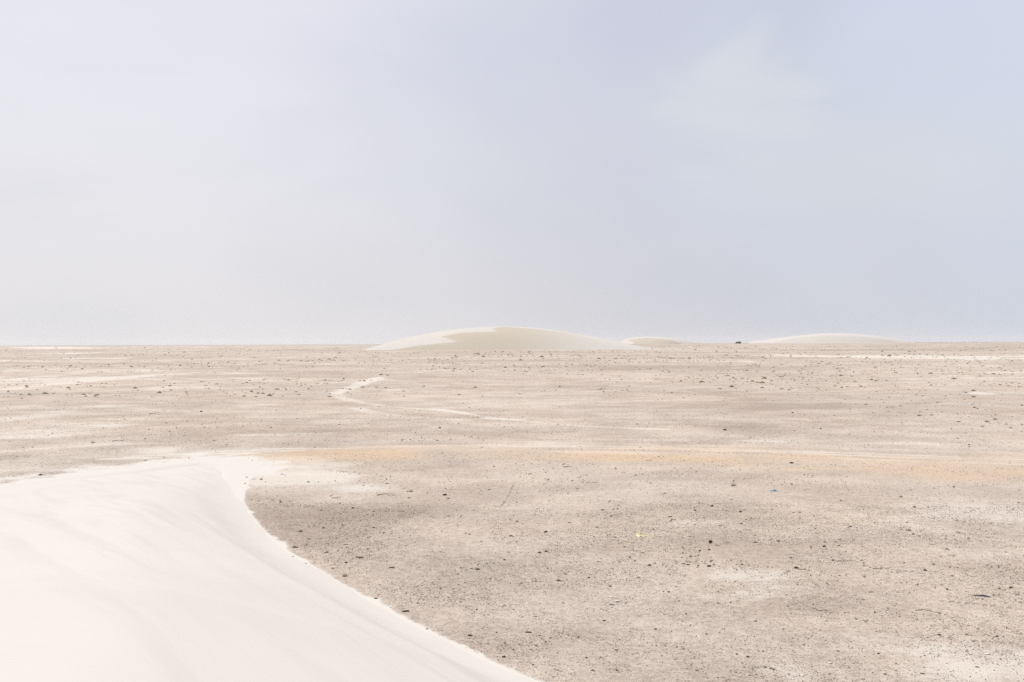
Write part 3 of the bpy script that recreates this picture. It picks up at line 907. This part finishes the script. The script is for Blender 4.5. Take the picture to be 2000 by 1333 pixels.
# stones that can be picked out one by one
for px, py, hp_, lab, kd in (
        (1388, 1062, 3.6, 'angular dark stone standing up like a small arch, right of the yellow bag', 'dark'),
        (1400, 1066, 3.2, 'flat dark stone just right of the small upright arch-like stone', 'dark'),
        (1367, 1077, 3.0, 'dark stone below left of the upright arch-like stone', 'dark'),
        (1385, 1075, 3.0, 'dark stone just below the upright arch-like stone', 'dark'),
        (1385, 1107, 3.6, 'blunt dark stone at the right end of a loose group in pale gravel', 'dark'),
        (1364, 1107, 2.4, 'small round dark stone midway between two dark clusters right of centre', 'dark'),
        (1066, 1041, 3.4, 'lone dark stone on plain gravel well left of the yellow bag', 'dark'),
        (1054, 1081, 3.0, 'left one of two dark stones close together below centre', 'dark'),
        (1067, 1079, 3.0, 'right one of two dark stones close together below centre', 'dark'),
        (1520, 1058, 3.4, 'dark stone on gravel below the blue plastic scrap', 'dark'),
        (1555, 1111, 4.2, 'dark stone with a smear of brown twigs on its right', 'dark'),
        (1610, 1069, 3.8, 'solitary rounded dark stone at mid right above the tyre prints', 'dark'),
        (1546, 906, 3.4, 'dark stone on orange earth just below the track', 'dark'),
        (1391, 990, 3.6, 'low black stone below the dry bush and left of the blue scrap', 'dark'),
        (1309, 1010, 3.4, 'thin flat dark stone above the yellow bag on the right', 'dark'),
        (1177, 997, 2.8, 'dark stone at the left end of a row of small ones', 'dark'),
        (1701, 1158, 3.6, 'wide flat dark stone below the tyre prints', 'dark'),
        (1716, 1279, 2.8, 'dark stone alone near the bottom edge, right of centre', 'dark'),
        (1461, 1285, 3.2, 'larger of two dark stones near the bottom edge right of centre', 'dark'),
        (1439, 1280, 2.2, 'smaller of two dark stones near the bottom edge right of centre', 'dark'),
        (1491, 1274, 2.4, 'dark stone up and right of the bottom pair', 'dark'),
        (1802, 1317, 4.0, 'wide dark stone lowest at the bottom edge on the right', 'dark'),
        (1835, 1243, 3.2, 'dark pointed stone right of a white scrap near the bottom right', 'dark'),
        (1975, 1150, 3.4, 'dark stone right of the dark rag at the right edge', 'dark'),
        (1306, 1158, 2.8, 'dark stone on bare gravel right of the two white stones', 'dark'),
        (702, 1090, 6.0, 'largest dark stone near the dune edge, long and bent', 'dark'),
        (765, 1110, 4.6, 'dark stone right of the long bent one near the dune', 'dark'),
        (676, 1101, 3.2, 'dark stone just above the grass tuft by the dune', 'dark'),
        (587, 1039, 4.0, 'brown lump in dark gravel right of the dune bend', 'brown'),
        (577, 1070, 4.4, 'dark flat stone beside the curved dune edge', 'dark'),
        (604, 1054, 3.2, 'thin dark stone between the brown lump and the dune edge', 'dark'),
        (632, 1033, 2.8, 'small black stone up and right of the brown lump', 'dark'),
        (677, 1065, 3.2, 'pale-topped flat stone above the long bent dark stone', 'brown'),
        (689, 994, 2.8, 'dark stone on the darkest gravel patch right of the dune horn', 'dark'),
        (869, 968, 3.8, 'dark stone between the small dry bush and the middle of the plain', 'dark'),
        (876, 975, 2.6, 'small dark stone just below a larger one left of centre', 'dark'),
        (756, 946, 2.8, 'dark flat stone above left of the small dry bush', 'dark'),
        (551, 927, 2.8, 'flat dark stone right of the straw tuft at the dune tip', 'dark'),
        (482, 933, 1.9, 'small round black stone lying on white sand at the dune tip', 'dark'),
        (479, 946, 1.7, 'tiny grey stone on white sand below the round black stone', 'brown'),
        (792, 1196, 5.6, 'long black stone close to the lower dune edge', 'dark'),
        (918, 1243, 4.2, 'dark stone right of the lower dune edge near the bottom', 'dark'),
        (1032, 1236, 4.6, 'narrow dark stone near the bottom centre', 'dark'),
        (1048, 1264, 3.4, 'flat dark stone below the narrow one near the bottom centre', 'dark'),
        (984, 1285, 3.4, 'dark stone nearest the dune edge at the bottom', 'dark'),
        (393, 805, 2.6, 'lone black stone on pale ground beyond the dune on the left', 'dark'),
        (859, 837, 3.0, 'greenish brown rounded stone beyond the track left of centre', 'brown'),
        (1416, 841, 3.4, 'black stone alone just beyond the track right of centre', 'dark'),
        (1548, 807, 2.2, 'black stone alone on dark ground left of the shrubs', 'dark'),
        (1762, 827, 1.8, 'tiny black stone below left of the shrub cluster', 'dark'),
        (284, 900, 2.6, 'flat dark stone on the pale border behind the dune', 'dark'),
        (1205, 1175, 4.6, 'chalk white round stone on brown gravel below centre', 'white'),
        (1193, 1168, 5.4, 'long thin white stone just left of the round chalk white one', 'white'),
        (1838, 1142, 4.0, 'small white stone between the tyre prints and the dark rag', 'white'),
        (1811, 1232, 4.2, 'flat white stone in the lower right gravel', 'white'),
        (1925, 1279, 6.0, 'broad whitish flat stone near the bottom right corner', 'white'),
        (1620, 1297, 4.4, 'whitish slanting stone near the bottom edge', 'white'),
        (883, 985, 4.0, 'pale stone in gravel left of the middle', 'white'),
        (1352, 796, 1.6, 'tiny white stone on the dark band of ground behind the track', 'white'),
        (1447, 752, 1.5, 'tiny white stone far off above the dark band of ground', 'white')):
    sq = (1.3, 0.6, 0.5) if ('flat' in lab or 'thin' in lab or 'long' in lab or 'narrow' in lab or 'wide' in lab) else (1, 0.85, 0.9)
    if 'arch' in lab and 'standing' in lab: sq = (1.0, 0.7, 2.0)
    stone(px, py, hp_, lab, kd, None, sq, random.uniform(-.5, .5))

G1 = 'small dark stones in the near gravel'
for px, py in ((1340, 1098), (1336, 1103), (1344, 1104), (1348, 1099), (1390, 1097), (1394, 1103), (1448, 1024), (1198, 996), (1206, 995), (1070, 938), (1112, 1022), (1562, 1013),
               (1279, 1102), (1358, 998), (1592, 1034), (1640, 1055), (1772, 1022), (1796, 1048), (1661, 1030), (1604, 1205), (1476, 1214), (1403, 1179), (1427, 1178),
               (1650, 1198), (1637, 1273), (1682, 1096), (1687, 1101), (1940, 1164), (1562, 1002), (1824, 1015), (710, 949), (799, 974), (730, 1000), (650, 1112), (572, 1089),
               (597, 1102), (750, 1042), (730, 1032), (655, 941), (834, 1230), (734, 1171), (954, 1202), (970, 1237), (1066, 1256), (1075, 1247), (796, 961), (1130, 1246), (1180, 1213),
               (1230, 1090), (1200, 1050), (1280, 1230), (1322, 1265), (1380, 1240), (1530, 1230), (1570, 1260), (1690, 1215), (1750, 1180), (1870, 1205), (1910, 1230), (1960, 1245),
               (1100, 1180), (900, 1110), (860, 1150), (940, 1060), (985, 1095), (1010, 1020), (900, 1010), (1150, 1130), (1210, 1250), (1340, 1200)):
    if px < 830 and py > 1020: zl = 'small dark stone in the gravel close along the curved dune edge'
    elif px < 830: zl = 'small dark stone right of the dune horn, above the curved edge'
    elif 1320 < px < 1400 and 1090 < py < 1110: zl = 'small dark stone of the cluster below the upright arch-like stone'
    elif py > 1140 and px < 1300: zl = 'small dark stone in the gravel at the bottom, right of the dune edge'
    elif py > 1140 and px < 1600: zl = 'small dark stone in the gravel at the bottom, between centre and right'
    elif py > 1140: zl = 'small dark stone in the lower right gravel below the tyre prints'
    elif px < 1300: zl = 'small dark stone in the gravel around and left of the yellow bag'
    elif px < 1620: zl = 'small dark stone in the gravel between the yellow bag and the blue scrap'
    else: zl = 'small dark stone at the right above or among the tyre prints'
    stone(px, py, random.uniform(1.9, 2.9), zl, 'dark', zl.replace('small dark stone', 'small dark stones'), (1.1, .8, .7))

G2 = 'small dark stones and clods beyond the track'
for px, py in ((424, 835), (161, 870), (291, 840), (25, 890), (32, 893), (56, 827), (320, 894), (392, 862), (366, 772), (834, 845), (811, 846), (877, 845), (907, 851), (974, 822),
               (984, 802), (741, 795), (1465, 855), (1584, 777), (1588, 779), (1629, 812), (1696, 870), (107, 785), (330, 843), (345, 838), (45, 875), (64, 874), (475, 835),
               (450, 840), (240, 815), (500, 800), (540, 801), (615, 845), (980, 850), (1345, 774)):
    if px < 560 and py > 856: zl = 'small dark stone on the strip of ground right behind the near dune'
    elif px < 560: zl = 'small dark stone on the pale plain far left behind the near dune'
    elif py > 830: zl = 'small dark stone in the scattered row just beyond the track'
    else: zl = 'small dark stone on bare ground beside the bent pale path'
    stone(px, py, random.uniform(1.4, 2.2), zl, random.choice(('dark', 'brown')), zl.replace('small dark stone', 'small dark stones'), (1.2, .8, .6))

# shrubs: low dry desert bushes
bush_t = [spray('bush_twigs', m_twig, 60 + k, 46, 1.0, 1.05, 0.020, 1.6, 0.35, 3) for k in range(3)]
bush_l = [leaf_clump('bush_leaves', m_leaf, 80 + k, 150, 0.95, 0.62, 0.10) for k in range(3)]
far_b = [leaf_clump('far_bush', m_leaf, 90 + k, 60, 1.0, 0.60, 0.26) for k in range(4)]


def bush(px, py, hp_, label, group=None, squash=(1, 1, .9)):
    k = random.randrange(3)
    e = link('dry_shrub', None, None, label, 'shrub', group)
    place(e, px, py, hp_, 0, None, squash)
    link('twigs', bush_t[k], parent=e); link('foliage', bush_l[k], parent=e)
    return e


for px, py, hp_, lab in (
        (1927, 825, 5.2, 'dark rounded shrub, largest of the cluster near the right edge'),
        (1944, 820, 4.6, 'greyish shrub up and right of the largest shrub near the right edge'),
        (1919, 834, 3.8, 'shrub below left of the largest shrub near the right edge'),
        (1795, 813, 4.6, 'wide brown shrub left of a black one in the right middle distance'),
        (1819, 812, 3.2, 'black compact shrub right of the wide brown one'),
        (1902, 776, 4.6, 'wide low shrub right in front of the small scrubby mound'),
        (1759, 794, 2.8, 'round brown shrub left of the plastic litter on the right'),
        (1691, 791, 3.8, 'dark leaning shrub leftmost in the right-hand shrub field'),
        (1872, 825, 4.0, 'brown shrub with a pale spot of sand at its foot'),
        (1974, 837, 3.8, 'flat shrub lowest of those at the right edge'),
        (1966, 830, 2.8, 'dark small shrub just left above the flat one at the right edge'),
        (1996, 830, 3.2, 'shrub cut by the right edge of the view, lower one'),
        (1996, 793, 3.4, 'shrub cut by the right edge of the view, upper one'),
        (1925, 801, 2.2, 'tiny dark shrub right of the dark cloth scraps'),
        (1696, 778, 2.4, 'low shrub above the dark leaning shrub'),
        (1705, 807, 2.2, 'small shrub below right of the dark leaning shrub'),
        (1831, 787, 3.0, 'flat dark shrub halfway between the black shrub and the mound'),
        (1577, 752, 2.6, 'lone shrub on the bare middle ground left of the shrub field'),
        (1062, 717, 3.2, 'lone brown shrub below the right half of the large far dune'),
        (744, 733, 4.2, 'grey scrubby bush on top of the small sandy mound left of centre'),
        (757, 734, 3.4, 'thin grey bush just right of the mound top left of centre'),
        (1856, 771, 2.4, 'dark shrub at the left foot of the scrubby mound'),
        (1847, 774, 2.6, 'brownish shrub left of the dark one at the mound foot'),
        (1886, 768, 3.0, 'low dark shrub on the left shoulder of the scrubby mound'),
        (1902, 764, 4.0, 'sparse shrub on the crown of the scrubby mound'),
        (1312, 768, 2.8, 'faint grey shrub on the dark ground right of the centre')):
    bush(px, py, hp_, lab)

G3 = 'small shrubs scattered in the right middle distance'
for px, py in ((1671, 790), (1719, 796), (1726, 787), (1756, 806), (1811, 801), (1796, 790), (1884, 781), (1874, 771), (1941, 782), (1937, 801), (1870, 809), (1944, 811), (1977, 815),
               (1975, 821), (1746, 765), (1754, 767), (1775, 762), (1799, 764), (1807, 764), (1712, 766), (1737, 777), (1722, 781), (1790, 771), (1802, 774), (1807, 787), (1797, 805),
               (1767, 808), (1754, 757), (1893, 815), (1899, 807), (1822, 778), (1958, 772), (1915, 790), (1860, 795), (1840, 806), (1780, 783), (1765, 775), (1735, 805), (1650, 781), (1660, 800)):
    o = link('dry_shrub', random.choice(far_b), None, 'tiny dry shrub scattered in the right middle distance', 'shrub', G3)
    place(o, px, py, random.uniform(1.5, 2.5), 0, None, (1, 1, .8))

G4 = 'tiny shrubs on the far plain'
far_pts = [(1124, 693), (1017, 697), (1035, 691), (1029, 727), (1022, 731), (1108, 731), (1129, 732), (1175, 732), (1137, 725), (1155, 728), (1212, 734), (1250, 743), (1175, 759), (1217, 764),
           (1224, 762), (1229, 755), (1219, 751), (1192, 774), (1180, 769), (1057, 765), (1064, 764), (1086, 763), (1335, 778), (1357, 772), (1425, 742), (1374, 697), (1245, 695),
           (1229, 707), (1274, 703), (1476, 774), (1392, 743), (1460, 764), (1345, 719), (1295, 717), (1201, 709), (1189, 712), (836, 702), (804, 709), (798, 703), (622, 750), (616, 750),
           (330, 690), (359, 689), (305, 701), (22, 706), (86, 705), (155, 708), (82, 749), (72, 762), (283, 680), (1594, 697), (1642, 699), (1684, 698), (1724, 695), (1727, 702), (1699, 702),
           (1760, 702), (1767, 692), (1776, 692), (1830, 697), (1845, 698), (1851, 702), (1864, 693), (1904, 699), (1545, 699), (1657, 699), (1614, 701), (1625, 702), (1566, 721), (1585, 731),
           (1765, 719), (1839, 722), (1870, 725), (1769, 730), (1614, 712), (1652, 725), (1505, 721), (1511, 718), (1416, 680), (1421, 680), (1428, 681), (1455, 680), (1476, 678), (1510, 680), (1535, 682),
           (1550, 683), (1365, 676), (1390, 679), (1402, 678)]
rr = random.Random(3)
while len(far_pts) < 215:                     # the same scatter, thicker to the right
    px = rr.uniform(0, 2000) if rr.random() < .3 else rr.uniform(1180, 2000)
    py = 677 + 88 * rr.random() ** 1.5
    if 700 < px < 1260 and py < 690: continue
    far_pts.append((px, py))
for px, py in far_pts:
    if px < 700: zl, zg = 'tiny shrub on the plain behind the near dune, left of the large far dune', 'tiny shrubs left of the large far dune'
    elif px < 1262 and py < 722: zl, zg = 'tiny shrub on flat ground just below the foot of the large far dune', 'tiny shrubs below the large far dune'
    elif px < 1262: zl, zg = 'small shrub on the middle plain beyond the bent path, nearer than the dune foot', 'small shrubs on the middle plain'
    elif py < 690: zl, zg = 'tiny shrub in the farthest scrub close under the horizon on the right', 'farthest shrubs under the horizon'
    elif py < 708 and px > 1480: zl, zg = 'tiny dark shrub on the pale sand strip below the rightmost far dune', 'shrubs on the pale sand strip'
    elif px < 1480: zl, zg = 'tiny shrub on the dark plain below the parked truck and the small far dune', 'shrubs below the parked truck'
    elif py < 738: zl, zg = 'tiny shrub on the banded plain between the pale sand strip and the shrub field', 'shrubs between strip and field'
    else: zl, zg = 'small far shrub at the back of the right-hand shrub field', 'shrubs at the back of the shrub field'
    o = link('dry_shrub', random.choice(far_b), None, zl, 'shrub', zg)
    place(o, px, py, rr.uniform(1.5, 2.6), 0, None, (1.1, 1, .75))

# tufts of grass
tuft = [spray('tuft_blades', m_straw, 120 + k, 70, 0.8, 1.5, 0.012, 0.75, 0.16) for k in range(2)]
tuftb = [spray('tuft_base', m_twig, 130 + k, 60, 1.2, 0.55, 0.020, 1.6, 0.3, 1) for k in range(2)]
for px, py, hp_, lab in (
        (674, 1126, 8.5, 'feathery straw grass tuft close to the lower dune edge'),
        (510, 938, 5.0, 'upright straw tuft growing at the tip of the near dune'),
        (803, 961, 6.5, 'small dry greyish tuft left of centre in the gravel'),
        (1433, 950, 8.0, 'sprawling dry grass tuft left of the blue scrap'),
        (182, 866, 5.5, 'pale straw tuft on the plain behind the near dune'),
        (1365, 984, 3.8, 'tiny ring-shaped tuft below the sprawling grass tuft'),
        (1835, 1200, 5.0, 'small brown tuft right of the forked stick at the lower right'),
        (1823, 1104, 5.0, 'brown dry tuft above the white stone on the right'),
        (1688, 1128, 5.0, 'dark dry tuft just below the tyre prints'),
        (1192, 1146, 6.0, 'grey-brown low tuft above the two white stones')):
    e = link('grass_tuft', None, None, lab, 'grass tuft')
    place(e, px, py, hp_, 0, None, (1, 1, 1))
    link('blades', random.choice(tuft), parent=e); link('base', random.choice(tuftb), parent=e)


# fallen twigs and sticks
def stick_mesh(seed, side=2):
    rng = random.Random(seed); vs = []; fs = []

    def tube(p, d, L, r, steps=6):
        b0 = len(vs); q = p.copy()
        for k in range(steps + 1):
            rad_ = r * (1 - .7 * k / steps)
            n_ = Vector((-d.y, d.x, 0)).normalized(); u_ = Vector((0, 0, 1))
            for a in range(5):
                an = a * 2 * math.pi / 5
                vs.append(tuple(q + n_ * math.cos(an) * rad_ + u_ * math.sin(an) * rad_))
            d = (d + Vector((rng.uniform(-.3, .3), rng.uniform(-.3, .3), rng.uniform(-.16, .14)))).normalized()
            q = q + d * (L / steps); q.z = max(q.z, r * .4)
        for k in range(steps):
            for a in range(5):
                fs.append((b0 + k * 5 + a, b0 + k * 5 + (a + 1) % 5, b0 + k * 5 + 5 + (a + 1) % 5, b0 + k * 5 + 5 + a))
        return q
    tube(Vector((-1, 0, .05)), Vector((1, 0, .12)), 2.0, .085)
    for _ in range(side):
        x = rng.uniform(-.5, .6)
        tube(Vector((x, 0, .07)), Vector((rng.uniform(.2, 1), rng.uniform(-1, 1), .35)).normalized(), rng.uniform(.5, .9), .05, 4)
    me = bpy.data.meshes.new('stick'); me.from_pydata(vs, [], fs); me.update(); me.materials.append(m_twig)
    return me


sticks = [stick_mesh(k, 1 + k % 3) for k in range(5)]
for px, py, hp_, lab in (
        (1652, 1098, 17, 'long thin dry stick above the tyre prints on the right'),
        (1607, 1194, 11, 'short curved stick in gravel at the lower right'),
        (1803, 1193, 15, 'forked dry stick left of the small brown tuft'),
        (1569, 1113, 12, 'brown twigs trailing right from a dark stone'),
        (1111, 913, 11, 'line of dark twigs below the track at the centre'),
        (1267, 900, 7, 'small bent twig on the orange earth'),
        (1411, 1028, 8, 'twig with side shoots left above the row of dark stones'),
        (1163, 944, 7, 'dark twig, right one of a pair near the centre'),
        (1150, 944, 6, 'dark twig, left one of a pair near the centre'),
        (1201, 1009, 9, 'thin twig below the row of small dark stones'),
        (755, 968, 19, 'long arched dry stem on gravel left of centre'),
        (497, 937, 6, 'short twig lying between the black stone and the straw tuft'),
        (300, 809, 9, 'twig on pale ground left of the lone black stone'),
        (232, 862, 12, 'low tangle of dry stems behind the near dune'),
        (1859, 1086, 8, 'looped dry stem at the right above the tyre prints'),
        (1740, 797, 9, 'arched dry stem in the right-hand shrub field'),
        (1175, 761, 8, 'arched stem far off on a low hump'),
        (657, 974, 9, 'thin stem on light gravel right of the dune horn'),
        (1420, 1062, 7, 'thin twig right of the upright arch-like stone'),
        (1715, 1112, 10, 'twig lying across the tyre prints')):
    o = link('stick', random.choice(sticks), None, lab, 'stick')
    place(o, px, py, hp_, 0.0, random.uniform(-.35, .35), (1, 1, .8 if hp_ < 12 else .5))


# crumpled sheets of plastic and cloth
def crumple(name, mat, seed, pointy=1.0, n=16, puff=0.55, lobes=3):
    rng = np.random.default_rng(seed)
    u, v = np.meshgrid(np.linspace(-1, 1, n), np.linspace(-1, 1, n), indexing='ij')
    ph = rng.uniform(0, 6.28, 6)
    ang_ = np.arctan2(v, u)
    rr_ = 1 + .28 * np.sin(lobes * ang_ + ph[0]) + .14 * np.sin(5 * ang_ + ph[1])
    x = u * np.sqrt(1 - v * v / 2) * rr_; y = v * np.sqrt(1 - u * u / 2) * rr_
    e = np.hypot(u, v)
    top = puff * np.exp(-((x - .1) ** 2 * 5 + y ** 2 * 5)) * pointy
    fold = .16 * np.abs(np.sin(4.3 * x + 2.1 * y + ph[2])) + .12 * np.abs(np.sin(-3.1 * x + 6.2 * y + ph[3])) + .07 * np.abs(np.sin(9 * x + ph[4]))
    z = (top + fold) * np.clip(1.15 - e * .75, .05, 1) + .02 + rng.uniform(0, .04, x.shape)
    V_ = np.stack([x, y, z], -1).reshape(-1, 3)
    i_, j_ = np.meshgrid(np.arange(n - 1), np.arange(n - 1), indexing='ij')
    top_f = np.stack([i_ * n + j_, (i_ + 1) * n + j_, (i_ + 1) * n + j_ + 1, i_ * n + j_ + 1], -1).reshape(-1, 4)
    lo_ = V_.copy(); lo_[:, 2] -= .025
    bot_f = top_f[:, ::-1] + n * n
    ring = [k * n for k in range(n)] + [(n - 1) * n + k for k in range(1, n)] + [k * n + n - 1 for k in range(n - 2, -1, -1)] + [k for k in range(n - 2, 0, -1)]
    sides = [(ring[(k + 1) % len(ring)], ring[k], ring[k] + n * n, ring[(k + 1) % len(ring)] + n * n) for k in range(len(ring))]
    return mesh_from(name, np.vstack([V_, lo_]), np.vstack([top_f, bot_f, np.array(sides)]), mat, smooth=False)


def litter(px, py, hp_, name, mat, seed, lab, cat, squash=(1, 1, 1), rot=0.0, **kw):
    o = link(name, crumple(name, mat, seed, **kw), None, lab, cat)
    place(o, px, py, hp_, 0, rot, squash)
    return o


litter(1249, 1048, 7.5, 'plastic_bag', m_yellow, 1, 'crumpled bright yellow plastic bag with a raised peak, left and larger piece', 'plastic bag', (1, 1.6, 1.0), 0.2, pointy=1.5, puff=.75)
litter(1265, 1048, 5.0, 'plastic_bag', m_yellow, 2, 'smaller torn yellow plastic bag just right of the larger one', 'plastic bag', (1, .9, .9), 0.9, pointy=.8)
litter(1512, 960, 6.0, 'plastic_scrap', m_blue, 3, 'deep blue plastic scrap on plain gravel right of the dry grass tuft', 'plastic scrap', (1, .7, .8), 0.3, pointy=.9)
litter(1894, 790, 4.5, 'plastic_scrap', m_pblue, 4, 'pale blue plastic scrap in the right-hand shrub field', 'plastic scrap', (1, .9, .9), 0.1)
litter(1903, 797, 3.2, 'cloth_scrap', m_navy, 5, 'dark purple cloth scrap just below the pale blue plastic, left piece', 'cloth scrap', (1, 1, .9), 0.4)
litter(1909, 799, 2.4, 'cloth_scrap', m_navy, 6, 'dark purple cloth scrap just below the pale blue plastic, right piece', 'cloth scrap', (1, .8, .9), 0.1)
litter(1900, 790, 1.8, 'cloth_scrap', m_navy, 9, 'tiny dark cloth scrap touching the pale blue plastic', 'cloth scrap', (1, .8, .9), 0.1)
litter(1919, 1166, 14.5, 'rag', m_navy, 7, 'long flat dark purple rag near the right edge, widest object in the gravel', 'rag', (1, .45, .30), -0.42, pointy=.6)

# ------------------------------------------------------------------ the vehicle on the horizon
vx_, vy_, vz_ = at(1442, 673.6)
D_V = 1880.0
vx_ = (1442 - 1000) / FPX * D_V; vy_ = D_V
vz_ = float(H(vx_, vy_))
truck = link('parked_truck', None, None, 'dark boxy truck parked far off on the horizon between two distant dunes', 'truck', loc=(vx_, vy_, vz_))


def box(vs, fs, x0, x1, y0, y1, z0, z1, inset=0.0):
    b = len(vs)
    vs += [(x0, y0, z0), (x1, y0, z0), (x1, y1, z0), (x0, y1, z0), (x0 + inset, y0 + inset, z1), (x1 - inset, y0 + inset, z1),
           (x1 - inset, y1 - inset, z1), (x0 + inset, y1 - inset, z1)]
    fs += [(b, b + 3, b + 2, b + 1), (b + 4, b + 5, b + 6, b + 7), (b, b + 1, b + 5, b + 4), (b + 1, b + 2, b + 6, b + 5),
           (b + 2, b + 3, b + 7, b + 6), (b + 3, b, b + 4, b + 7)]


def part(name, boxes, mat, parent, loc=None):
    vs = []; fs = []
    for bx_ in boxes: box(vs, fs, *bx_)
    me = bpy.data.meshes.new(name); me.from_pydata(vs, [], fs); me.update(); me.materials.append(mat)
    return link(name, me, parent=parent, loc=loc)


part('cargo_body', [(-2.9, 5.0, -1.25, 1.25, 1.0, 4.1, .05)], m_paint, truck)
cab = part('cab', [(-4.7, -2.95, -1.2, 1.2, .9, 3.3, .18)], m_paint, truck)
part('bonnet', [(-5.6, -4.72, -1.1, 1.1, .8, 2.0, .15)], m_paint, truck)
part('chassis', [(-5.3, 4.9, -.6, .6, .65, .98)], m_tyre, truck)
part('window', [(-4.35, -3.3, -1.23, -1.1, 2.1, 2.95, .02)], m_glass, cab)
part('windscreen', [(-4.74, -4.60, -1.0, 1.0, 2.1, 3.0, .02)], m_glass, cab)
for s in (-1, 1):
    part('headlight', [(-5.66, -5.55, s * .8 - .15, s * .8 + .15, 1.15, 1.45, .01)], m_lamp, truck)


def disc(name, r, wid_, mat, parent, loc):
    n = 16; vs = []; fs = []
    for k in range(n):
        a = 2 * math.pi * k / n
        for yy, q_ in ((-wid_ / 2, .92), (-wid_ / 2 + .04, 1), (wid_ / 2 - .04, 1), (wid_ / 2, .92)):
            vs.append((math.cos(a) * r * q_, yy, math.sin(a) * r * q_))
    for k in range(n):
        m_ = (k + 1) % n
        for e in range(3):
            fs.append((k * 4 + e, k * 4 + e + 1, m_ * 4 + e + 1, m_ * 4 + e))
    fs.append(tuple(k * 4 for k in range(n))); fs.append(tuple(k * 4 + 3 for k in reversed(range(n))))
    me = bpy.data.meshes.new(name); me.from_pydata(vs, [], fs); me.update(); me.materials.append(mat)
    return link(name, me, parent=parent, loc=loc)


for wx in (-4.3, 1.9, 3.9):
    for s in (-1, 1):
        wl = disc('wheel', .58, .4, m_tyre, truck, (wx, s * 1.05, .56))
        disc('hub', .26, .44, m_hub, wl, (0, 0, 0))

# ------------------------------------------------------------------ dusty air
m_haze = bpy.data.materials.new('haze'); m_haze.use_nodes = True
ht = NT(m_haze.node_tree)
pv = ht.n('ShaderNodeVolumePrincipled')
pv.inputs['Color'].default_value = (0.93, 0.93, 0.94, 1)
pv.inputs['Density'].default_value = 0.00005
pv.inputs['Anisotropy'].default_value = 0.2
ho = ht.n('ShaderNodeOutputMaterial'); ht.put(ho.inputs['Volume'], pv.outputs[0])
vs = []; fs = []
box(vs, fs, -11500, 11500, -11500, 11500, -4.0, 60.0)
me = bpy.data.meshes.new('haze'); me.from_pydata(vs, [], fs); me.update(); me.materials.append(m_haze)
link('haze', me, 'stuff')
